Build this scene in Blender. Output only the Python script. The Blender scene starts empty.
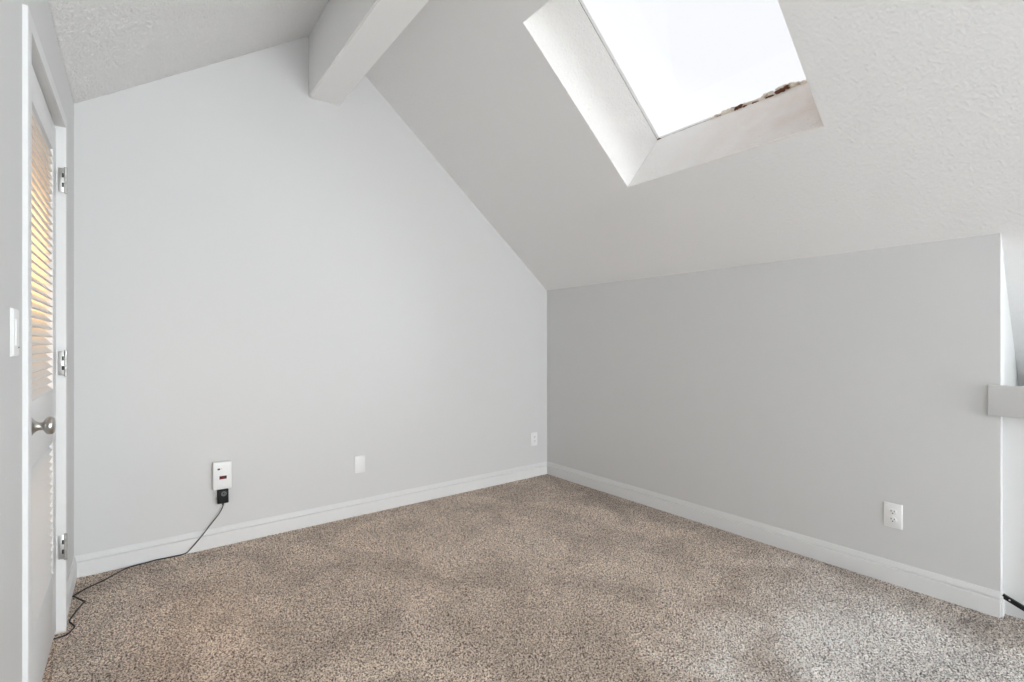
import bpy, bmesh, math, random
import numpy as np
from mathutils import Vector, Matrix

# ------------------------------------------------------------------ camera, world, lights, exposure
S = bpy.context.scene
COL = S.collection
S.view_settings.view_transform = 'Standard'
S.view_settings.look = 'None'
S.view_settings.gamma = 1.0
S.view_settings.use_curve_mapping = False
S.view_settings.exposure = 0.21
S.cycles.use_denoising = True
S.cycles.max_bounces = 14
S.cycles.diffuse_bounces = 10
S.cycles.transparent_max_bounces = 12
S.cycles.sample_clamp_indirect = 6.0
S.cycles.caustics_reflective = False
S.cycles.caustics_refractive = False

cam_d = bpy.data.cameras.new('camera')
cam = bpy.data.objects.new('camera', cam_d); COL.objects.link(cam)
cam_d.sensor_width = 36.0
cam_d.sensor_fit = 'HORIZONTAL'
cam_d.lens = 36.0 * 486.26 / 1024
cam_d.shift_y = 1.64 / 1024
cam_d.clip_start = 0.02
CAM = Vector((-2.9896, -3.3296, 1.2))
YAW = 0.6596
cam.location = CAM
cam.rotation_euler = (math.pi / 2, 0, -YAW)
S.camera = cam

W = bpy.data.worlds.new('overcast_sky'); S.world = W
W.use_nodes = True
wn = W.node_tree.nodes; wl = W.node_tree.links
bg = wn['Background']
tc = wn.new('ShaderNodeTexCoord')
ns = wn.new('ShaderNodeTexNoise'); ns.inputs['Scale'].default_value = 1.6; ns.inputs['Detail'].default_value = 2.0
rp = wn.new('ShaderNodeValToRGB')
rp.color_ramp.elements[0].position = 0.35; rp.color_ramp.elements[0].color = (0.84, 0.845, 0.885, 1)
rp.color_ramp.elements[1].position = 0.62; rp.color_ramp.elements[1].color = (1.0, 1.0, 1.0, 1)
wl.new(tc.outputs['Generated'], ns.inputs['Vector'])
wl.new(ns.outputs['Fac'], rp.inputs['Fac'])
wl.new(rp.outputs['Color'], bg.inputs['Color'])
bg.inputs['Strength'].default_value = 1.12

def area_light(name, loc, rot, sx, sy, power, color):
    d = bpy.data.lights.new(name, 'AREA'); d.shape = 'RECTANGLE'; d.size = sx; d.size_y = sy
    d.energy = power; d.color = color
    o = bpy.data.objects.new(name, d); COL.objects.link(o)
    o.location = loc; o.rotation_euler = rot
    return o

# added daylight lamps outside the unseen dormer window and the unseen rear window
area_light('added_dormer_daylight', (2.0, -7.0, 1.42), (0, math.pi / 2, 0), 1.5, 3.6, 900.0, (0.88, 0.94, 0.985))
area_light('added_rear_daylight', (-1.2, -10.8, 1.25), (math.pi / 2 + math.radians(4), 0, 0), 2.9, 2.1, 430.0, (0.90, 0.945, 0.98))
# lamp burning in the closet behind the louvred door
pl = bpy.data.lights.new('closet_lamp', 'POINT'); pl.energy = 19.0; pl.color = (1.0, 0.68, 0.38); pl.shadow_soft_size = 0.06
plo = bpy.data.objects.new('closet_lamp', pl); COL.objects.link(plo); plo.location = (-3.85, -0.95, 1.5)

# ------------------------------------------------------------------ dimensions (metres)
XL = -3.236          # left wall plane
YN = -2.9585          # end of the knee wall
YF = -10.5             # wall behind the camera
ZK = 1.6791           # knee wall height
SR = 0.817            # slope of right ceiling
SL = 0.6912           # slope of left ceiling
ZL = 2.418            # left wall height
zr = lambda x: ZK - SR * x
zl = lambda x: ZL + SL * (x - XL)
XR = (ZK - ZL + SL * XL) / (SR + SL)     # ridge
ZR = zr(XR)
NR = Vector((SR, 0, 1)).normalized()
NL = Vector((-SL, 0, 1)).normalized()
YD = -3.2             # dormer starts
ZD = 2.2              # dormer ceiling
XD = 0.95             # dormer outer wall

# ------------------------------------------------------------------ materials
def new_mat(name, color=(0.8, 0.8, 0.8), rough=0.6, metal=0.0, spec=0.4):
    m = bpy.data.materials.new(name); m.use_nodes = True
    b = m.node_tree.nodes['Principled BSDF']
    b.inputs['Base Color'].default_value = (*color, 1)
    b.inputs['Roughness'].default_value = rough
    b.inputs['Metallic'].default_value = metal
    b.inputs['Specular IOR Level'].default_value = spec
    return m

def add_bump(m, scale, strength, dist, detail=2.0, kind='noise', rough=0.5):
    nt = m.node_tree; b = nt.nodes['Principled BSDF']
    c = nt.nodes.new('ShaderNodeTexCoord')
    t = nt.nodes.new('ShaderNodeTexNoise')
    t.inputs['Scale'].default_value = scale; t.inputs['Detail'].default_value = detail
    t.inputs['Roughness'].default_value = rough
    nt.links.new(c.outputs['Object'], t.inputs['Vector'])
    bp = nt.nodes.new('ShaderNodeBump')
    bp.inputs['Strength'].default_value = strength; bp.inputs['Distance'].default_value = dist
    nt.links.new(t.outputs['Fac'], bp.inputs['Height'])
    nt.links.new(bp.outputs['Normal'], b.inputs['Normal'])
    return t, bp

WALLC = (0.63, 0.629, 0.626)
m_wall = new_mat('grey_wall_paint', WALLC, 0.62, 0, 0.3)
add_bump(m_wall, 140, 0.05, 0.002, 3)
m_trim = new_mat('white_trim_paint', (0.72, 0.72, 0.718), 0.6, 0, 0.25)
add_bump(m_trim, 60, 0.02, 0.001)
m_nook = new_mat('pale_nook_paint', (0.62, 0.63, 0.63), 0.6, 0, 0.3); add_bump(m_nook, 140, 0.05, 0.002, 3)
m_white = new_mat('white_satin_paint', (0.74, 0.745, 0.745), 0.5, 0, 0.4)
add_bump(m_white, 60, 0.02, 0.001)

def popcorn(name, color, scale=95, strength=0.75, dist=0.006):
    m = new_mat(name, color, 0.9, 0, 0.15)
    nt = m.node_tree; b = nt.nodes['Principled BSDF']
    c = nt.nodes.new('ShaderNodeTexCoord')
    n1 = nt.nodes.new('ShaderNodeTexNoise'); n1.inputs['Scale'].default_value = scale; n1.inputs['Detail'].default_value = 3; n1.inputs['Roughness'].default_value = 0.65
    v = nt.nodes.new('ShaderNodeTexVoronoi'); v.inputs['Scale'].default_value = scale * 1.3
    mx = nt.nodes.new('ShaderNodeMath'); mx.operation = 'SUBTRACT'
    nt.links.new(c.outputs['Object'], n1.inputs['Vector']); nt.links.new(c.outputs['Object'], v.inputs['Vector'])
    nt.links.new(n1.outputs['Fac'], mx.inputs[0]); nt.links.new(v.outputs['Distance'], mx.inputs[1])
    bp = nt.nodes.new('ShaderNodeBump'); bp.inputs['Strength'].default_value = strength; bp.inputs['Distance'].default_value = dist
    nt.links.new(mx.outputs[0], bp.inputs['Height']); nt.links.new(bp.outputs['Normal'], b.inputs['Normal'])
    return m, c, b
m_pop, _, _ = popcorn('popcorn_ceiling_paint', (0.84, 0.838, 0.836), 240, 0.3, 0.003)
m_beam, _, _ = popcorn('textured_beam_paint', (0.90, 0.898, 0.895), 120, 0.25, 0.003)
m_shaft, _c, _b = popcorn('textured_skylight_shaft_paint', (0.90, 0.89, 0.875), 130, 0.5, 0.004)
# brown water stain on the low, right-hand side of the skylight shaft
nt = m_shaft.node_tree
sp = nt.nodes.new('ShaderNodeSeparateXYZ'); nt.links.new(_c.outputs['Object'], sp.inputs[0])
mr = nt.nodes.new('ShaderNodeMapRange'); mr.inputs['From Min'].default_value = -1.45; mr.inputs['From Max'].default_value = -2.35
nt.links.new(sp.outputs['Y'], mr.inputs['Value'])
mrx = nt.nodes.new('ShaderNodeMapRange'); mrx.inputs['From Min'].default_value = -0.75; mrx.inputs['From Max'].default_value = -0.5
nt.links.new(sp.outputs['X'], mrx.inputs['Value'])
sn = nt.nodes.new('ShaderNodeTexNoise'); sn.inputs['Scale'].default_value = 7; sn.inputs['Detail'].default_value = 6
nt.links.new(_c.outputs['Object'], sn.inputs['Vector'])
mm = nt.nodes.new('ShaderNodeMath'); mm.operation = 'MULTIPLY'
nt.links.new(mr.outputs[0], mm.inputs[0]); nt.links.new(mrx.outputs[0], mm.inputs[1])
mm2 = nt.nodes.new('ShaderNodeMath'); mm2.operation = 'MULTIPLY'
nt.links.new(mm.outputs[0], mm2.inputs[0]); nt.links.new(sn.outputs['Fac'], mm2.inputs[1])
mix = nt.nodes.new('ShaderNodeMix'); mix.data_type = 'RGBA'
mix.inputs['A'].default_value = (0.90, 0.89, 0.875, 1); mix.inputs['B'].default_value = (0.74, 0.62, 0.55, 1)
nt.links.new(mm2.outputs[0], mix.inputs['Factor']); nt.links.new(mix.outputs['Result'], _b.inputs['Base Color'])

def carpet_mat():
    m = new_mat('speckled_carpet', (0.4, 0.35, 0.3), 0.95, 0, 0.05)
    nt = m.node_tree; b = nt.nodes['Principled BSDF']; L = nt.links.new
    c = nt.nodes.new('ShaderNodeTexCoord')
    # tuft speckle
    n1 = nt.nodes.new('ShaderNodeTexNoise'); n1.inputs['Scale'].default_value = 150; n1.inputs['Detail'].default_value = 3.0; n1.inputs['Roughness'].default_value = 0.6
    n1.inputs['Distortion'].default_value = 0.6
    L(c.outputs['Object'], n1.inputs['Vector'])
    r1 = nt.nodes.new('ShaderNodeValToRGB'); e = r1.color_ramp.elements
    e[0].position = 0.40; e[0].color = (0.085, 0.055, 0.036, 1)
    e[1].position = 0.61; e[1].color = (1.0, 0.87, 0.74, 1)
    x = e.new(0.47); x.color = (0.53, 0.415, 0.33, 1)
    x = e.new(0.55); x.color = (0.79, 0.655, 0.55, 1)
    L(n1.outputs['Fac'], r1.inputs['Fac'])
    # brushed nap patches
    n2 = nt.nodes.new('ShaderNodeTexNoise'); n2.inputs['Scale'].default_value = 2.6; n2.inputs['Detail'].default_value = 5; n2.inputs['Roughness'].default_value = 0.6
    n2.inputs['Distortion'].default_value = 0.8
    L(c.outputs['Object'], n2.inputs['Vector'])
    r2 = nt.nodes.new('ShaderNodeValToRGB'); e = r2.color_ramp.elements
    e[0].position = 0.38; e[0].color = (0.86, 0.85, 0.84, 1)
    e[1].position = 0.60; e[1].color = (1.18, 1.18, 1.18, 1)
    L(n2.outputs['Fac'], r2.inputs['Fac'])
    mx = nt.nodes.new('ShaderNodeMix'); mx.data_type = 'RGBA'; mx.blend_type = 'MULTIPLY'; mx.inputs['Factor'].default_value = 1.0
    L(r1.outputs['Color'], mx.inputs['A']); L(r2.outputs['Color'], mx.inputs['B'])
    # cool daylight painted into the pile colour: greyer and lighter on the dormer side
    sx = nt.nodes.new('ShaderNodeSeparateXYZ'); L(c.outputs['Object'], sx.inputs[0])
    f1 = nt.nodes.new('ShaderNodeMath'); f1.operation = 'MULTIPLY'; f1.inputs[1].default_value = 0.1; L(sx.outputs['X'], f1.inputs[0])
    f2 = nt.nodes.new('ShaderNodeMath'); f2.operation = 'MULTIPLY_ADD'; f2.inputs[1].default_value = -0.8; L(sx.outputs['Y'], f2.inputs[0]); L(f1.outputs[0], f2.inputs[2])
    f3 = nt.nodes.new('ShaderNodeMath'); f3.operation = 'MULTIPLY_ADD'; f3.inputs[1].default_value = 1.0; L(n2.outputs['Fac'], f3.inputs[0]); L(f2.outputs[0], f3.inputs[2])
    f4 = nt.nodes.new('ShaderNodeMapRange'); f4.interpolation_type = 'SMOOTHSTEP'
    f4.inputs['From Min'].default_value = 1.98; f4.inputs['From Max'].default_value = 2.62; L(f3.outputs[0], f4.inputs['Value'])
    hs = nt.nodes.new('ShaderNodeHueSaturation'); hs.inputs['Saturation'].default_value = 0.36; hs.inputs['Value'].default_value = 1.2
    # darker pile in a strip along the knee wall
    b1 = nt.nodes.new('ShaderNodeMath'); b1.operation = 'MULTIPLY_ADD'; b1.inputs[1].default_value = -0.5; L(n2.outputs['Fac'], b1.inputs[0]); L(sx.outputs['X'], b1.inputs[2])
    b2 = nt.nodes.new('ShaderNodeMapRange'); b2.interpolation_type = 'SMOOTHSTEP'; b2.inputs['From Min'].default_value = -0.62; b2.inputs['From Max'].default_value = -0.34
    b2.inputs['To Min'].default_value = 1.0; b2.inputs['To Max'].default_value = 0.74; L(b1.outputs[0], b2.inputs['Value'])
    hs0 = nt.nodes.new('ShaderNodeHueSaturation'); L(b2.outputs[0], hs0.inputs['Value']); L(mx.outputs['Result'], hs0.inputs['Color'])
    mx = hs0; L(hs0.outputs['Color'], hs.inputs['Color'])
    mf = nt.nodes.new('ShaderNodeMix'); mf.data_type = 'RGBA'
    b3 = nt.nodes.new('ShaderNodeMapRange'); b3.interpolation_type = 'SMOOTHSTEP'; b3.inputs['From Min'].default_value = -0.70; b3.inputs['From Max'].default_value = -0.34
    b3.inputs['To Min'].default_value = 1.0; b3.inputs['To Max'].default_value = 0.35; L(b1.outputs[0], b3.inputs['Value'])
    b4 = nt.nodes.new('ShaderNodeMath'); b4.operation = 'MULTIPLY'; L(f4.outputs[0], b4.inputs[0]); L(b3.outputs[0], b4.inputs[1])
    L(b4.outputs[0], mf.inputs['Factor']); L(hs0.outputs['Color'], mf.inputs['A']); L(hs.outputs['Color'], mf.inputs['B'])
    L(mf.outputs['Result'], b.inputs['Base Color'])
    bp = nt.nodes.new('ShaderNodeBump'); bp.inputs['Strength'].default_value = 0.9; bp.inputs['Distance'].default_value = 0.008
    L(n1.outputs['Fac'], bp.inputs['Height']); L(bp.outputs['Normal'], b.inputs['Normal'])
    b.inputs['Sheen Weight'].default_value = 0.25
    b.inputs['Sheen Roughness'].default_value = 0.5
    b.inputs['Sheen Tint'].default_value = (0.9, 0.95, 1.0, 1)
    return m
m_carpet = carpet_mat()

m_nickel = new_mat('brushed_nickel', (0.52, 0.50, 0.475), 0.3, 1.0, 0.5); add_bump(m_nickel, 400, 0.05, 0.0005)
m_hinge = new_mat('dull_hinge_steel', (0.5, 0.495, 0.48), 0.42, 1.0, 0.5); add_bump(m_hinge, 300, 0.05, 0.0005)
m_plastic = new_mat('white_plastic', (0.80, 0.80, 0.795), 0.35, 0, 0.5); add_bump(m_plastic, 200, 0.01, 0.0005)
m_slot = new_mat('dark_slot', (0.03, 0.03, 0.03), 0.6); add_bump(m_slot, 200, 0.01, 0.0005)
m_black = new_mat('black_plastic', (0.012, 0.012, 0.0125), 0.5, 0, 0.2); add_bump(m_black, 200, 0.02, 0.0005)
m_cord = new_mat('black_cord_rubber', (0.025, 0.022, 0.021), 0.55, 0, 0.4); add_bump(m_cord, 200, 0.02, 0.0005)
m_grey_ink = new_mat('grey_ink', (0.16, 0.16, 0.16), 0.5); add_bump(m_grey_ink, 200, 0.01, 0.0003)
m_red = new_mat('dark_red_display', (0.16, 0.012, 0.018), 0.2, 0, 0.5); add_bump(m_red, 200, 0.01, 0.0003)
m_blackmetal = new_mat('black_metal', (0.022, 0.022, 0.024), 0.35, 0.6, 0.5); add_bump(m_blackmetal, 200, 0.03, 0.0005)
m_crust = new_mat('stained_crust', (0.8, 0.75, 0.66), 0.9, 0, 0.1)
nt = m_crust.node_tree
c_ = nt.nodes.new('ShaderNodeTexCoord'); n_ = nt.nodes.new('ShaderNodeTexNoise'); n_.inputs['Scale'].default_value = 22; n_.inputs['Detail'].default_value = 5
r_ = nt.nodes.new('ShaderNodeValToRGB'); e = r_.color_ramp.elements
e[0].position = 0.30; e[0].color = (0.36, 0.21, 0.13, 1); e[1].position = 0.44; e[1].color = (0.86, 0.8, 0.70, 1)
nt.links.new(c_.outputs['Object'], n_.inputs['Vector']); nt.links.new(n_.outputs['Fac'], r_.inputs['Fac']); nt.links.new(r_.outputs['Color'], nt.nodes['Principled BSDF'].inputs['Base Color'])
m_rust = new_mat('rusty_crust', (0.17, 0.075, 0.045), 0.9, 0, 0.1); add_bump(m_rust, 120, 0.6, 0.004)
m_seal = new_mat('dark_sealant', (0.16, 0.14, 0.125), 0.8); add_bump(m_seal, 120, 0.3, 0.002)

def glass_mat():
    m = bpy.data.materials.new('window_glass'); m.use_nodes = True
    nt = m.node_tree; nt.nodes.clear()
    o = nt.nodes.new('ShaderNodeOutputMaterial'); t = nt.nodes.new('ShaderNodeBsdfTransparent'); g = nt.nodes.new('ShaderNodeBsdfGlossy')
    t.inputs['Color'].default_value = (0.96, 0.965, 0.965, 1); g.inputs['Roughness'].default_value = 0.03
    x = nt.nodes.new('ShaderNodeMixShader'); x.inputs['Fac'].default_value = 0.035
    nt.links.new(t.outputs[0], x.inputs[1]); nt.links.new(g.outputs[0], x.inputs[2]); nt.links.new(x.outputs[0], o.inputs['Surface'])
    return m
m_glass = glass_mat()

# ------------------------------------------------------------------ mesh helpers
def box(bm, x0, x1, y0, y1, z0, z1, bev=0.0, seg=2):
    x0, x1 = min(x0, x1), max(x0, x1); y0, y1 = min(y0, y1), max(y0, y1); z0, z1 = min(z0, z1), max(z0, z1)
    g = bmesh.ops.create_cube(bm, size=1.0)
    for v in g['verts']:
        v.co = Vector(((x0 + x1) / 2 + v.co.x * (x1 - x0), (y0 + y1) / 2 + v.co.y * (y1 - y0), (z0 + z1) / 2 + v.co.z * (z1 - z0)))
    if bev > 0:
        es = list({e for v in g['verts'] for e in v.link_edges})
        bmesh.ops.bevel(bm, geom=es, offset=bev, segments=seg, affect='EDGES', profile=0.5)
    return g['verts']

def prism(bm, pts, vec):
    """extrude a planar outline (list of 3-D points) along vec"""
    vec = Vector(vec)
    a = [bm.verts.new(Vector(p)) for p in pts]
    b = [bm.verts.new(Vector(p) + vec) for p in pts]
    n = len(pts)
    bm.faces.new(a); bm.faces.new(list(reversed(b)))
    for i in range(n):
        j = (i + 1) % n
        bm.faces.new((a[i], b[i], b[j], a[j]))

def lathe(bm, prof, origin, axis='X', seg=32):
    """prof = list of (distance along axis, radius)"""
    rings = []
    for d, r in prof:
        ring = []
        for k in range(seg):
            t = 2 * math.pi * k / seg
            c, s = r * math.cos(t), r * math.sin(t)
            if axis == 'X': p = (d, c, s)
            elif axis == 'Y': p = (c, d, s)
            else: p = (c, s, d)
            ring.append(bm.verts.new(Vector(origin) + Vector(p)))
        rings.append(ring)
    for i in range(len(rings) - 1):
        for k in range(seg):
            j = (k + 1) % seg
            bm.faces.new((rings[i][k], rings[i][j], rings[i + 1][j], rings[i + 1][k]))
    bm.faces.new(list(reversed(rings[0]))); bm.faces.new(rings[-1])

def tube(bm, pts, r, seg=8):
    pts = [Vector(p) for p in pts]; rings = []
    for i, p in enumerate(pts):
        t = (pts[min(i + 1, len(pts) - 1)] - pts[max(i - 1, 0)]).normalized()
        a = t.cross(Vector((0, 0, 1)))
        if a.length < 1e-3: a = t.cross(Vector((1, 0, 0)))
        a.normalize(); b = t.cross(a).normalized()
        rings.append([bm.verts.new(p + r * (math.cos(2 * math.pi * k / seg) * a + math.sin(2 * math.pi * k / seg) * b)) for k in range(seg)])
    for i in range(len(rings) - 1):
        for k in range(seg):
            j = (k + 1) % seg
            bm.faces.new((rings[i][k], rings[i][j], rings[i + 1][j], rings[i + 1][k]))
    bm.faces.new(rings[0]); bm.faces.new(list(reversed(rings[-1])))

def smooth_path(pts, n=8):
    P = [Vector(p) for p in pts]; out = []
    for i in range(len(P) - 1):
        p0 = P[max(i - 1, 0)]; p1 = P[i]; p2 = P[i + 1]; p3 = P[min(i + 2, len(P) - 1)]
        for k in range(n):
            t = k / n
            out.append(0.5 * ((2 * p1) + (p2 - p0) * t + (2 * p0 - 5 * p1 + 4 * p2 - p3) * t * t + (3 * p1 - p0 - 3 * p2 + p3) * t ** 3))
    out.append(P[-1])
    return out

def obj(name, bm, mat, parent=None, smooth=False, origin=None):
    bmesh.ops.recalc_face_normals(bm, faces=bm.faces)
    if origin is not None:
        bmesh.ops.translate(bm, verts=bm.verts, vec=-Vector(origin))
    me = bpy.data.meshes.new(name); bm.to_mesh(me); bm.free()
    me.materials.append(mat)
    if smooth:
        me.polygons.foreach_set('use_smooth', [True] * len(me.polygons))
        try: me.set_sharp_from_angle(angle=math.radians(40))
        except Exception: pass
    o = bpy.data.objects.new(name, me); COL.objects.link(o)
    if origin is not None: o.location = origin
    if parent is not None: o.parent = parent
    return o

def blur(a, n):
    for _ in range(n):
        a = (a + np.roll(a, 1, 0) + np.roll(a, -1, 0) + np.roll(a, 1, 1) + np.roll(a, -1, 1)) / 5.0
    return a
def sheet(origin, eu, ev, lu, lv, step, nrm, amp, seed, nblur=1, border=True, power=1.4, zero=0.0):
    """finely pebbled surface: a grid whose points rise by a random height along nrm"""
    nu, nv = max(2, int(round(lu / step)) + 1), max(2, int(round(lv / step)) + 1)
    rng = np.random.default_rng(seed)
    h = blur(rng.random((nu, nv)), nblur); h = (h - h.min()) / (h.max() - h.min())
    h = np.clip((h - 0.2) / 0.65, 0, 1) ** power
    bo = (border,) * 4 if isinstance(border, bool) else border      # which edges are pressed flat
    if bo[0]: h[0, :] = 0
    if bo[1]: h[-1, :] = 0
    if bo[2]: h[:, 0] = 0
    if bo[3]: h[:, -1] = 0
    U_, V_ = np.meshgrid(np.linspace(0, lu, nu), np.linspace(0, lv, nv), indexing='ij')
    ju = (rng.random((nu, nv)) - 0.5) * step * 0.5; jv = (rng.random((nu, nv)) - 0.5) * step * 0.5
    for j_ in (ju, jv): j_[0, :] = j_[-1, :] = 0; j_[:, 0] = j_[:, -1] = 0
    U_ = U_ + ju; V_ = V_ + jv
    o, a, b, n_ = (np.array(q, float) for q in (origin, eu, ev, nrm))
    P = o + U_[..., None] * a + V_[..., None] * b + (h * amp - zero)[..., None] * n_
    idx = np.arange(nu * nv).reshape(nu, nv)
    F = np.stack([idx[:-1, :-1], idx[1:, :-1], idx[1:, 1:], idx[:-1, 1:]], -1).reshape(-1, 4)
    if np.dot(np.cross(a, b), n_) < 0: F = F[:, ::-1]
    return P.reshape(-1, 3), F
def obj_sheets(name, bm, sheets, mat, parent=None):
    """one mesh: the slab in bm plus its pebbled faces"""
    bmesh.ops.recalc_face_normals(bm, faces=bm.faces); bm.verts.index_update()
    V = [tuple(v.co) for v in bm.verts]; F = [tuple(v.index for v in f.verts) for f in bm.faces]; bm.free()
    nflat = len(F)
    for P, Q in sheets:
        k = len(V); V += P.tolist(); F += (Q + k).tolist()
    me = bpy.data.meshes.new(name); me.from_pydata(V, [], F); me.update(); me.materials.append(mat)
    me.polygons.foreach_set('use_smooth', [i >= nflat for i in range(len(F))])
    o = bpy.data.objects.new(name, me); COL.objects.link(o)
    if parent: o.parent = parent
    return o
def NB(): return bmesh.new()
def thing(name, label, cat, loc=(0, 0, 0), group=None):
    o = bpy.data.objects.new(name, None); COL.objects.link(o); o.location = loc; o.empty_display_size = 0.05
    o['label'] = label; o['category'] = cat
    if group: o['group'] = group
    return o
def tag(o, label, cat, group=None):
    o['label'] = label; o['category'] = cat
    if group: o['group'] = group
    return o
def struct(o, label, cat):
    o['kind'] = 'structure'; o['label'] = label; o['category'] = cat
    return o

# ------------------------------------------------------------------ floor
bm = NB(); box(bm, XL - 0.9, XD + 0.1, YF - 0.1, 0.1, -0.06, -0.004)
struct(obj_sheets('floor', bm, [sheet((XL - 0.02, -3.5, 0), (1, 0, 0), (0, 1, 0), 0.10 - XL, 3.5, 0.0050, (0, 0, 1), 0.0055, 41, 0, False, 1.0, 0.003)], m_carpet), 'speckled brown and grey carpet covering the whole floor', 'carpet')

# ------------------------------------------------------------------ walls
T = 0.1
bm = NB()
prism(bm, [(XL - T, 0, 0), (0.1, 0, 0), (0.1, 0, zr(0.1)), (XR, 0, ZR), (XL - T, 0, zl(XL - T))], (0, T, 0))
struct(obj('wall_back', bm, m_wall), 'grey gable wall opposite the camera, under the ceiling beam', 'wall')

bm = NB(); prism(bm, [(0, YN, 0), (0, 0, 0), (0, 0, ZK), (0, YN, ZK)], (T - 0.02, 0, 0))
struct(obj('wall_right', bm, m_wall), 'low grey knee wall under the sloping ceiling', 'wall')

# left wall with the opening for the louvred door
DY0, DY1, DZ = -1.380, -0.606, 2.085       # latch side, hinge side, top of the door
bm = NB()
for y0, y1, z0, z1 in ((YF, DY0 - 0.040, 0, ZL), (DY1 + 0.022, 0, 0, ZL), (DY0 - 0.040, DY1 + 0.022, DZ + 0.022, ZL)):
    box(bm, XL - T, XL, y0, y1, z0, z1)
struct(obj('wall_left', bm, m_wall), 'narrow strip of grey wall around the louvred door', 'wall')

# wall behind the camera, with an opening for the added window
RW = (-2.6, 0.2, 0.12, 2.3)
bm = NB()
box(bm, XL - T, RW[0], YF - T, YF, 0, zl(XL) )
box(bm, RW[0], RW[1], YF - T, YF, 0, RW[2])
prism(bm, [(RW[0], YF, RW[3]), (-0.64, YF, RW[3]), (XR, YF, ZR), (RW[0], YF, zl(RW[0]))], (0, -T, 0))
box(bm, RW[1], XD + T, YF - T, YF, 0, RW[3])
prism(bm, [(XL - T, YF, zl(XL)), (RW[0], YF, zl(XL)), (RW[0], YF, zl(RW[0]))], (0, -T, 0))
struct(obj('wall_front', bm, m_wall), 'grey wall behind the camera', 'wall')

# nook beside the knee wall end: white return wall and eave wall
bm = NB()
prism(bm, [(0.0005, YN, 0), (XD, -2.919, 0), (XD, -2.86, 0), (0.0005, YN + 0.0595, 0)], (0, 0, 1.0))
for v in bm.verts:
    if v.co.z > 0.5: v.co.z = zr(v.co.x) + 0.004
struct(obj('wall_nook', bm, m_nook), 'white return wall of the nook past the knee wall end', 'wall')
# ------------------------------------------------------------------ unseen dormer, added to let daylight in
bm = NB()
WY0, WY1, WZ0, WZ1 = -6.5, -5.3, 1.04, 1.98
box(bm, XD, XD + T, YF, -2.85, 0, WZ0); box(bm, XD, XD + T, YF, -2.85, WZ1, ZD + 0.05)
box(bm, XD, XD + T, YF, WY0, WZ0, WZ1); box(bm, XD, XD + T, WY1, -2.85, WZ0, WZ1)
struct(obj('wall_added_dormer', bm, m_white), 'white outer wall of the added unseen dormer right of the frame', 'wall')
bm = NB(); prism(bm, [(-0.64, YD - 0.004, ZD), (XD, YD - 0.004, ZD), (XD, YD - 0.004, zr(XD))], (0, 0.024, 0))
struct(obj('trim_1', bm, m_pop), 'textured cheek of the added unseen dormer right of the frame', 'trim')
bm = NB(); box(bm, -0.645, 2.3, YF, YD + 0.02, ZD, ZD + 0.05)  # runs out past the dormer wall to keep lamp light off the skylight
struct(obj('ceiling_added_dormer', bm, m_pop), 'flat textured ceiling of the added dormer, extended to shade the skylight', 'ceiling')

bm = NB(); box(bm, 0.62, 2.3, YD - 0.06, YD - 0.02, 0, ZD)  # added, unseen baffle keeping dormer light off the nook and skylight
struct(obj('wall_added_baffle', bm, m_white), 'white unseen baffle added between nook and dormer to block light', 'wall')

def window(name, axis, pos, a0, a1, z0, z1, label):
    def b(bm, d0, d1, p0, p1, q0, q1):
        if axis == 'x': box(bm, pos + d0, pos + d1, p0, p1, q0, q1, 0.002)
        else: box(bm, p0, p1, pos + d0, pos + d1, q0, q1, 0.002)
    bm = NB(); f = 0.045
    b(bm, -0.02, 0.03, a0, a0 + f, z0, z1); b(bm, -0.02, 0.03, a1 - f, a1, z0, z1)
    b(bm, -0.02, 0.03, a0 + f, a1 - f, z0, z0 + f); b(bm, -0.02, 0.03, a0 + f, a1 - f, z1 - f, z1)
    mid = (a0 + a1) / 2; b(bm, -0.015, 0.025, mid - 0.02, mid + 0.02, z0 + f, z1 - f)
    o = struct(obj(name, bm, m_trim), label, 'window')
    bm = NB(); b(bm, 0.0, 0.006, a0 + f, a1 - f, z0 + f, z1 - f)
    obj('pane', bm, m_glass, o)
window('window_2', 'x', XD + 0.03, WY0, WY1, WZ0, WZ1, 'white framed window added in the unseen dormer as a daylight source')  # unseen window, added for the daylight from the right
window('window_3', 'y', YF - 0.05, RW[0], RW[1], RW[2], RW[3], 'white framed window added behind the camera as a daylight source')  # unseen window, added for the daylight from behind

# ------------------------------------------------------------------ ceilings
POPH = 0.0014
def slope_piece(bm, zf, n, x0, x1, y0, y1, th=0.06):
    prism(bm, [(x0, y0, zf(x0)), (x1, y0, zf(x1)), (x1, y1, zf(x1)), (x0, y1, zf(x0))], n * th)
SA0, SA1, SY0, SY1, SD = -1.4191, -0.5868, -1.3967, -2.4753, 0.478     # skylight opening
def slope_sheet(zf, n, x0, x1, y0, y1, step, amp, seed, border=True):
    e = Vector((x1 - x0, 0, zf(x1) - zf(x0)))
    return sheet((x0, y0, zf(x0)), e.normalized(), (0, 1, 0), e.length, y1 - y0, step, -n, amp, seed, 0, border, 1.0)
bm = NB(); slope_piece(bm, lambda x: zl(x) + 0.001, NL, XL - T, XR, YF, 0.05)
struct(obj_sheets('ceiling_left', bm, [slope_sheet(zl, NL, XL, XR, -2.4, 0.0, 0.0042, POPH * 3.5, 11)], m_pop), 'light grey popcorn ceiling sloping down to the door side', 'ceiling')
bm = NB()
g_ = 0.004 / math.hypot(1, SR); h0, h1, k0, k1 = SA0 - g_, SA1 + g_, SY0 + 0.004, SY1 - 0.004
for x0, x1, y0, y1 in ((XR, h0, YF, 0.05), (h0, h1, k0, 0.05), (h0, -0.64, YF, k1), (-0.64, h1, YD, k1), (h1, 0.0, YD, 0.05), (0.0, XD, YD, -2.9)):
    slope_piece(bm, lambda x: zr(x) + 0.001, NR, x0, x1, y0, y1)
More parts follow.
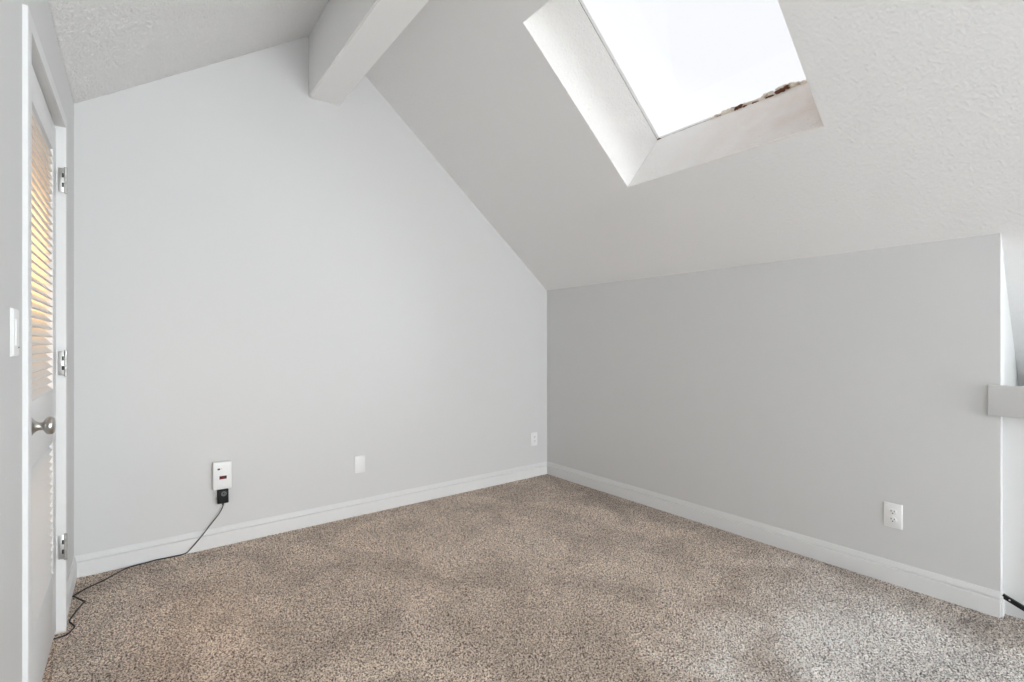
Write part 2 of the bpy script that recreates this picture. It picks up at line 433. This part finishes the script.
RS = [slope_sheet(zr, NR, x0, x1, y0, y1, st, POPH, sd, (b0, b1, False, y1 == 0.0)) for x0, x1, y0, y1, st, sd, b0, b1 in (
    (XR, h0, -3.3, 0.0, 0.006, 21, 0, 0), (h0, h1, k0, 0.0, 0.006, 22, 0, 0), (h0, -0.64, -3.3, k1, 0.0042, 23, 0, 0), (-0.64, h1, YD, k1, 0.0042, 24, 0, 0), (h1, 0.0, YD, 0.0, 0.0042, 25, 0, 0), (0.0, XD, YD, -2.919, 0.0042, 26, 0, 0))]
struct(obj_sheets('ceiling_right', bm, RS, m_pop), 'grey popcorn ceiling sloping down to the knee wall', 'ceiling')

# ridge beam
BX0, BX1, BZ = -2.090, -1.895, 2.806
bm = NB()
prism(bm, [(BX0, 0, BZ), (BX1, 0, BZ), (BX1, 0, zr(BX1)), (XR, 0, ZR), (BX0, 0, zl(BX0))], (0, YF, 0))
bmesh.ops.bevel(bm, geom=[e for e in bm.edges if abs(e.verts[0].co.z - BZ) < 1e-4 and abs(e.verts[1].co.z - BZ) < 1e-4 and abs(e.verts[0].co.x - e.verts[1].co.x) < 1e-4], offset=0.006, segments=3, affect='EDGES')
struct(obj('ceiling_beam', bm, m_beam), 'light grey boxed ridge beam running along the peak of the ceiling', 'beam')

# ------------------------------------------------------------------ skylight
def sk(x, y, d): return Vector((x, y, zr(x))) + NR * d
bm = NB()
th = 0.004
U = Vector((1, 0, -SR)).normalized()         # down the slope
# four shaft faces, each a board
def board(bm, p, q, out, d0, d1):
    prism(bm, [p + NR * d0, q + NR * d0, q + NR * d1, p + NR * d1], out)
Y_ = Vector((0, 1, 0))
a, b_, c__, d__ = sk(SA0, SY0, 0), sk(SA1, SY0, 0), sk(SA1, SY1, 0), sk(SA0, SY1, 0)
board(bm, a - U * th, b_ + U * th, Y_ * th, -0.0, SD + 0.03)
board(bm, d__ - U * th, c__ + U * th, -Y_ * th, -0.0, SD + 0.03)
board(bm, b_, c__, U * th, -0.0, SD + 0.03)
board(bm, a, d__, -U * th, -0.0, SD + 0.03)
SS = [sheet(a, (b_ - a).normalized(), NR, (b_ - a).length, SD, 0.0055, -Y_, 0.0035, 31, 0), sheet(b_, (c__ - b_).normalized(), NR, (c__ - b_).length, SD, 0.0055, -U, 0.0035, 32, 0)]
sky_o = obj_sheets('window_1', bm, SS, m_shaft)
struct(sky_o, 'square skylight with deep textured white shaft in the right ceiling slope', 'skylight')
bm = NB()
prism(bm, [a + NR * SD, b_ + NR * SD, c__ + NR * SD, d__ + NR * SD], NR * 0.006)
obj('pane', bm, m_glass, sky_o)
# narrow dark sealant bead along the pane's lower and left edges
bm = NB()
random.seed(4)
def bead(p, q, n, rmin, rmax, inward):
    pts = []
    for i in range(n + 1):
        t = i / n
        pts.append(p.lerp(q, t) + inward * random.uniform(0, 0.002))
    tube(bm, pts, random.uniform(rmin, rmax), 6)
pb, pc, pa = b_ + NR * (SD - 0.002), c__ + NR * (SD - 0.002), a + NR * (SD - 0.002)
bead(pb, pc, 30, 0.0016, 0.0022, -U)
bead(pa, pb, 30, 0.0012, 0.0016, -Y_)
obj('sealant', bm, m_seal, sky_o)['label'] = 'thin dark sealant line around the skylight pane'
# flaking, rust-stained crust at the lower edge of the pane
def crust(bm, t0, t1, hmax, n, zoff, seed):
    rnd = random.Random(seed)
    for i in range(n):
        t = t0 + (t1 - t0) * rnd.random()
        u = (t - t0) / (t1 - t0)
        hh = hmax * math.sin(math.pi * u) ** 0.8
        p = pb.lerp(pc, t) - U * rnd.uniform(0, hh) - NR * zoff
        s = rnd.uniform(0.004, 0.009)
        g = bmesh.ops.create_icosphere(bm, subdivisions=2, radius=s)
        for v in g['verts']:
            k = 1 + rnd.uniform(-0.25, 0.25)
            v.co = p + U * v.co.x * k + Y_ * v.co.y * k * 1.7 + NR * v.co.z * 0.35 * k
bm = NB(); crust(bm, 0.34, 0.62, 0.020, 60, 0.004, 1); crust(bm, 0.60, 0.84, 0.034, 90, 0.004, 2)
obj('crust', bm, m_crust, sky_o)['label'] = 'cream flaking crust along the lower pane edge'
bm = NB(); crust(bm, 0.69, 0.76, 0.040, 16, 0.010, 3); crust(bm, 0.49, 0.54, 0.024, 8, 0.010, 5); crust(bm, 0.955, 0.995, 0.003, 6, 0.004, 6); crust(bm, 0.0, 0.03, 0.003, 5, 0.004, 7); crust(bm, 0.58, 0.68, 0.002, 10, 0.009, 8)
obj('rust_patch', bm, m_rust, sky_o)['label'] = 'dark rust brown patches in the crust'

# ------------------------------------------------------------------ baseboards
BH, BT = 0.111, 0.016
PROF = [(0, 0), (BT, 0), (BT, 0.0755), (BT - 0.0055, 0.0805), (BT - 0.0105, 0.081), (BT - 0.0105, 0.0862), (BT - 0.0035, 0.0868), (BT - 0.0035, 0.0885), (BT - 0.0115, BH), (0, BH)]
bm = NB(); prism(bm, [(XL, -d, z) for d, z in PROF], (-XL, 0, 0))
struct(obj('baseboard_back', bm, m_trim, smooth=True), 'white moulded baseboard along the gable wall', 'baseboard')
bm = NB(); prism(bm, [(-d, -0.0, z) for d, z in PROF], (0, YN, 0))
struct(obj('baseboard_right', bm, m_trim, smooth=True), 'white moulded baseboard along the knee wall', 'baseboard')
CY1 = -0.602
bm = NB(); prism(bm, [(XL + d * 0.8, -0.0, z) for d, z in PROF], (0, CY1 + 0.04, 0))
struct(obj('baseboard_left', bm, m_trim, smooth=True), 'short white baseboard between door casing and corner', 'baseboard')
bm = NB(); prism(bm, [(XL + d, -1.487, z) for d, z in PROF], (0, YF + 1.487, 0))
struct(obj('baseboard_front', bm, m_trim, smooth=True), 'white baseboard on the near side of the door', 'baseboard')

# ------------------------------------------------------------------ door casing
CAS = [(-0.03, 0.0), (0.0195, 0.0), (0.021, 0.0015), (0.021, 0.012), (0.0195, 0.016), (0.0195, 0.034), (0.021, 0.038), (0.0205, 0.044), (0.018, 0.047), (0, 0.047)]   # (proud of wall, out from opening)
CY0, CY1, CZ = DY0 - 0.008, DY1 + 0.004, DZ + 0.006
bm = NB()
def ring_at(kind):
    out = []
    for d, o in CAS:
        x = XL + d
        if kind < 2: x = XL + d * (0.62 if d > 0 else 1)
        if kind == 0: out.append((x, CY0 - o, 0))
        elif kind == 1: out.append((x, CY0 - o, CZ + o))
        elif kind == 2: out.append((x, CY1 + o, CZ + o))
        else: out.append((x, CY1 + o, 0))
    return [bm.verts.new(p) for p in out]
R = [ring_at(k) for k in range(4)]
n = len(CAS)
for s in range(3):
    for i in range(n):
        j = (i + 1) % n
        bm.faces.new((R[s][i], R[s][j], R[s + 1][j], R[s + 1][i]))
bm.faces.new(R[0]); bm.faces.new(list(reversed(R[3])))
# jamb lining and stops
box(bm, XL - T, XL - 0.001, DY0 - 0.040, DY0 - 0.004, 0, DZ + 0.022)
box(bm, XL - T, XL - 0.001, DY1 + 0.006, DY1 + 0.022, 0, DZ + 0.022)
box(bm, XL - T, XL - 0.001, DY0 - 0.004, DY1 + 0.006, DZ + 0.008, DZ + 0.022)
xs = XL - 0.010 - 0.035 - 0.002
box(bm, xs - 0.012, xs, DY0 - 0.004, DY1 + 0.006, DZ - 0.025, DZ + 0.008); box(bm, xs - 0.012, xs, DY1 - 0.012, DY1 + 0.006, 0, DZ); box(bm, xs - 0.012, xs, DY0 - 0.004, DY0 + 0.012, 0, DZ)
struct(obj('trim_2', bm, m_trim, smooth=True), 'white moulded casing around the louvred door', 'door casing')

# ------------------------------------------------------------------ louvred door (closed)
DF, DT = XL - 0.010, 0.035
door = bpy.data.objects.new('door_1', None); COL.objects.link(door); door.location = (DF, DY1, 0)
struct(door, 'white louvred door with round nickel knob at the left edge', 'door')
DO = Vector((DF, DY1, 0))
def dobj(name, bm, mat, smooth=False, parent=None, off=None):
    base = DO if off is None else off
    bmesh.ops.translate(bm, verts=bm.verts, vec=-base)
    return obj(name, bm, mat, parent or door, smooth)
bm = NB(); SW = 0.090
L0, L1, M0, M1 = 1.015, 1.965, 0.285, 0.805
box(bm, DF - DT, DF, DY0, DY0 + SW, 0.018, DZ - 0.007, 0.0025); box(bm, DF - DT, DF, DY1 - SW, DY1, 0.018, DZ - 0.007, 0.0025)
for z0, z1 in ((L1, DZ - 0.007), (M1, L0), (0.018, M0)):
    box(bm, DF - DT, DF, DY0 + SW - 0.001, DY1 - SW + 0.001, z0, z1, 0.0025)
dobj('frame', bm, m_trim, True)
def louvres(z0, z1):
    bm = NB(); pitch = 0.0297; n = int(round((z1 - z0) / pitch)); pitch = (z1 - z0) / n
    ang = math.radians(46); w, t = 0.043, 0.0065
    for i in range(n):
        zc = z0 + (i + 0.5) * pitch; xc = DF - DT / 2
        vs = box(bm, -w / 2, w / 2, DY0 + SW - 0.004, DY1 - SW + 0.004, -t / 2, t / 2)
        # room edge low, closet edge high
        M = Matrix.Translation((xc, 0, zc)) @ Matrix.Rotation(ang, 4, 'Y')
        for v in vs: v.co = M @ v.co
    return bm
dobj('louver_panel', louvres(L0, L1), m_trim)
dobj('louver_panel', louvres(M0, M1), m_trim)
# knob
KY, KZ = -1.258, 0.943
bm = NB()
lathe(bm, [(0, 0.0335), (0.003, 0.0335), (0.006, 0.031), (0.010, 0.025), (0.014, 0.019), (0.019, 0.0145), (0.024, 0.0126), (0.031, 0.0120), (0.034, 0.014), (0.037, 0.020), (0.041, 0.0255), (0.046, 0.028), (0.052, 0.0278), (0.057, 0.025), (0.060, 0.019), (0.061, 0.009)], (DF, KY, KZ), 'X', 40)
dobj('knob', bm, m_nickel, True)
# half hinges left on the inner face of the casing, knuckles at its front edge
for hz in (1.872, 1.115, 0.356):
    bm = NB()
    hy, x0, x1 = CY1, XL - 0.003, XL + 0.0185
    box(bm, x0, x1, hy - 0.0028, hy, hz - 0.0495, hz + 0.0495, 0.0008)
    h = dobj('hinge', bm, m_hinge, True)
    k = 0.099 / 5
    bm = NB(); kx, ky = XL + 0.0200, hy - 0.004
    for i in range(5):
        z0 = hz - 0.0495 + i * k
        r_k = 0.0052 if i % 2 == 0 else 0.0046
        lathe(bm, [(z0 + 0.0004, r_k - 0.0008), (z0 + 0.0012, r_k), (z0 + k - 0.0012, r_k), (z0 + k - 0.0004, r_k - 0.0008)], (kx, ky, 0), 'Z', 16)
    lathe(bm, [(hz - 0.055, 0.003), (hz - 0.053, 0.0056), (hz - 0.0495, 0.0056)], (kx, ky, 0), 'Z', 16)
    lathe(bm, [(hz + 0.0495, 0.0056), (hz + 0.053, 0.0056), (hz + 0.055, 0.003)], (kx, ky, 0), 'Z', 16)
    dobj('barrel', bm, m_hinge, True, h)
    for i in (1, 3):
        z0 = hz - 0.0495 + i * k
        bm = NB(); box(bm, XL + 0.0078, XL + 0.0144, hy - 0.0034, hy - 0.0022, z0 + 0.001, z0 + k - 0.001)
        dobj('slot', bm, m_slot, False, h)['label'] = 'dark knuckle gap'

# closet behind the louvred door
m_closet = new_mat('warm_closet_paint', (0.82, 0.74, 0.62), 0.7, 0, 0.2); add_bump(m_closet, 100, 0.05, 0.002)
bm = NB(); cx0 = -4.1
box(bm, cx0 - 0.05, cx0, -1.75, -0.2, 0, 2.45)
box(bm, cx0, XL - T, -1.8, -1.75, 0, 2.45); box(bm, cx0, XL - T, -0.2, -0.15, 0, 2.45); box(bm, cx0 - 0.05, XL - T, -1.8, -0.15, 2.3, 2.35)
struct(obj('wall_closet', bm, m_closet), 'lamp-lit closet walls behind the louvred door', 'wall')

# ------------------------------------------------------------------ electrical plates
def rounded_plate(bm, w, hgt, d):
    """plate in local frame: x across, z up, front at y = -d"""
    box(bm, -w / 2, w / 2, -d * 0.55, 0.0, -hgt / 2, hgt / 2, 0.001, 1)
    box(bm, -w / 2 + 0.002, w / 2 - 0.002, -d, -d * 0.5, -hgt / 2 + 0.002, hgt / 2 - 0.002, 0.002, 2)
def outlet(loc, rz, label, w=0.074, hgt=0.119, group=None):
    t = thing('wall_outlet', label, 'outlet', loc); t.rotation_euler = (0, 0, rz)
    bm = NB(); rounded_plate(bm, w, hgt, 0.007); obj('cover_plate', bm, m_plastic, t, True)
    for dz in (0.0195, -0.0195):
        bm = NB(); lathe(bm, [(-0.0092, 0.0155), (-0.0088, 0.0165), (-0.006, 0.0168)], (0, 0, dz), 'Y', 28)
        for v in bm.verts: v.co.z = dz + (v.co.z - dz) * 0.86
        r = obj('receptacle', bm, m_plastic, t, True)
        bm = NB()
        box(bm, -0.0078, -0.0050, -0.0097, -0.0089, dz + 0.0000, dz + 0.0085)
        box(bm, 0.0050, 0.0078, -0.0097, -0.0089, dz + 0.0005, dz + 0.0075)
        lathe(bm, [(-0.0097, 0.0029), (-0.0089, 0.0029)], (0, 0, dz - 0.0068), 'Y', 14)
        obj('slot', bm, m_slot, r)['label'] = 'dark contact slots'
    bm = NB(); lathe(bm, [(-0.0080, 0.0022), (-0.0068, 0.003)], (0, 0, 0), 'Y', 14); obj('screw', bm, m_plastic, t, True)
    return t
outlet((0, -2.578, 0.338), math.pi / 2 * -1, 'white duplex wall outlet on the knee wall near its right end', 0.076, 0.122)
outlet((-0.158, 0, 0.335), 0, 'small white outlet on the gable wall close to the room corner')
outlet((-2.585, 0, 0.348), 0, 'white outlet plate mostly hidden behind the alarm and black adapter')

t = thing('blank_cover_plate', 'plain white cover plate without holes on the gable wall above the baseboard', 'cover plate', (-1.752, 0, 0.354))
bm = NB(); rounded_plate(bm, 0.076, 0.120, 0.009); obj('plate', bm, m_plastic, t, True)
for dz in (0.042, -0.042):
    bm = NB(); lathe(bm, [(-0.0098, 0.0018), (-0.0088, 0.0026)], (0, 0, dz), 'Y', 14); obj('screw', bm, m_plastic, t, True)

# light switch beside the door, on the left wall
t = thing('light_switch', 'white flat light switch plate on the wall left of the louvred door', 'light switch', (XL, -1.567, 1.226)); t.rotation_euler = (0, 0, math.pi / 2)
bm = NB(); rounded_plate(bm, 0.076, 0.122, 0.007); obj('plate', bm, m_plastic, t, True)
bm = NB(); box(bm, -0.0165, 0.0165, -0.0088, -0.006, -0.033, 0.033, 0.001); obj('rocker', bm, m_plastic, t, True)
bm = NB(); box(bm, 0.010, 0.0135, -0.0105, -0.0085, -0.040, -0.0365); obj('dimmer_tab', bm, m_slot, t)['label'] = 'tiny dark tab'

# carbon monoxide alarm plugged into the outlet
AX, AZ, AW, AH = -2.584, 0.421, 0.095, 0.160
t = thing('gas_alarm', 'white plug-in alarm with small red display on the gable wall outlet', 'alarm', (AX, 0, AZ))
bm = NB()
box(bm, -AW / 2, AW / 2, -0.042, -0.0095, -AH / 2, AH / 2, 0.006, 3)
obj('body', bm, m_plastic, t, True)
bm = NB(); box(bm, -0.016, 0.021, -0.0428, -0.0415, -0.020, -0.001, 0.0006); f = obj('display', bm, m_red, t); f['label'] = 'dark red display window'
bm = NB(); box(bm, 0.000, 0.018, -0.0434, -0.0426, -0.016, -0.006); obj('digit_window', bm, m_slot, f)
bm = NB(); lathe(bm, [(-0.0432, 0.0050), (-0.0415, 0.0055)], (-0.019, 0, 0.040), 'Y', 18)
for v in bm.verts: v.co.x = -0.019 + (v.co.x + 0.019) * 1.35
obj('button', bm, m_slot, t, True)['label'] = 'small dark button'
bm = NB(); lathe(bm, [(-0.0432, 0.002), (-0.0415, 0.002)], (-0.005, 0, 0.041), 'Y', 12); obj('indicator', bm, m_grey_ink, t, True)

# black adapter with its cord
PX, PZ0, PZ1 = -2.581, 0.257, 0.338
t = thing('power_adapter', 'black plug adapter with thin cord trailing along the carpet to the door', 'power adapter', (PX, 0, PZ0))
bm = NB(); box(bm, -0.0285, 0.0285, -0.040, -0.0098, 0, PZ1 - PZ0, 0.004, 3); obj('body', bm, m_black, t, True)
bm = NB()
for k in range(10):          # small round certification mark
    a0 = 2 * math.pi * k / 10
    box(bm, 0.004 + 0.0115 * math.cos(a0) - 0.003, 0.004 + 0.0115 * math.cos(a0) + 0.003, -0.0406, -0.0399, 0.056 + 0.0115 * math.sin(a0) - 0.0025, 0.056 + 0.0115 * math.sin(a0) + 0.0025)
box(bm, -0.003, 0.000, -0.0406, -0.0399, 0.051, 0.062); box(bm, 0.006, 0.009, -0.0406, -0.0399, 0.051, 0.062); box(bm, -0.003, 0.009, -0.0406, -0.0399, 0.049, 0.052)
obj('printed_mark', bm, m_grey_ink, t)['label'] = 'small grey printed mark'
cr = 0.003; FZ = 0.0062
path = [(PX + 0.002, -0.026, PZ0 + 0.004), (PX, -0.027, PZ0 - 0.02), (-2.601, -0.028, 0.197), (-2.645, -0.028, 0.142), (-2.688, -0.027, 0.086), (-2.734, -0.024, 0.033), (-2.765, -0.026, FZ + 0.002),
        (-2.83, -0.026, FZ), (-2.895, -0.020, FZ), (-2.945, -0.030, FZ), (-3.022, -0.045, FZ), (-3.112, -0.140, FZ), (-3.165, -0.185, FZ), (-3.217, -0.246, FZ), (-3.214, -0.262, FZ), (-3.190, -0.315, FZ), (-3.172, -0.350, FZ), (-3.180, -0.372, FZ), (-3.204, -0.47, FZ), (-3.211, -0.520, FZ), (-3.200, -0.555, FZ), (-3.190, -0.585, FZ), (-3.196, -0.61, FZ), (-3.206, -0.637, FZ), (-3.222, -0.648, FZ), (-3.255, -0.65, FZ)]
bm = NB(); tube(bm, smooth_path(path, 8), cr, 10)
lathe(bm, [(PZ0 - 0.014, 0.0034), (PZ0 - 0.010, 0.0052), (PZ0 + 0.002, 0.0062)], (PX + 0.001, -0.0265, 0), 'Z', 14)
bmesh.ops.translate(bm, verts=bm.verts, vec=(-PX, 0, -PZ0)); obj('cord', bm, m_cord, t, True)

# ------------------------------------------------------------------ right-hand opening: guard board, white panel, black bar
bm = NB(); box(bm, -0.022, 0.0, YF, -2.921, 0.879, 1.014, 0.004, 2)
struct(obj('trim_3', bm, m_wall, smooth=True), 'grey painted guard board spanning the opening past the knee wall', 'guard board')
bm = NB(); box(bm, 0.052, 0.075, YF, YN + 0.006, 0.0, 0.95)
struct(obj('trim_4', bm, m_white), 'white panel closing the opening under the guard board', 'panel')
bm = NB(); box(bm, 0.0, 0.052, YN - 0.008, YN + 0.0, 0.0, 0.092, 0.002)
struct(obj('trim_5', bm, m_trim), 'white baseboard return at the knee wall end', 'baseboard')
# black bar slanting down from the knee wall end
ba, bb = Vector((0.006, -2.963, 0.094)), Vector((0.012, -3.45, -0.0))
bb = ba + (Vector((0.006, -3.03, 0.064)) - ba) * 2.6
d = (bb - ba).normalized(); up = Vector((0, -d.z, d.y)); up = up if up.z > 0 else -up
bm = NB()
prism(bm, [ba - up * 0.010, bb - up * 0.010, bb + up * 0.009, ba + up * 0.009], (0.012, 0, 0))
bar = obj('metal_bar', bm, m_blackmetal)
tag(bar, 'black metal bar slanting down beside the baseboard at the right edge', 'metal bar')
bm = NB(); lathe(bm, [(-0.0018, 0.0022), (0.0005, 0.004)], tuple(ba.lerp(bb, 0.13)), 'X', 14)
obj('screw', bm, m_nickel, bar, True)['label'] = 'bright screw head'
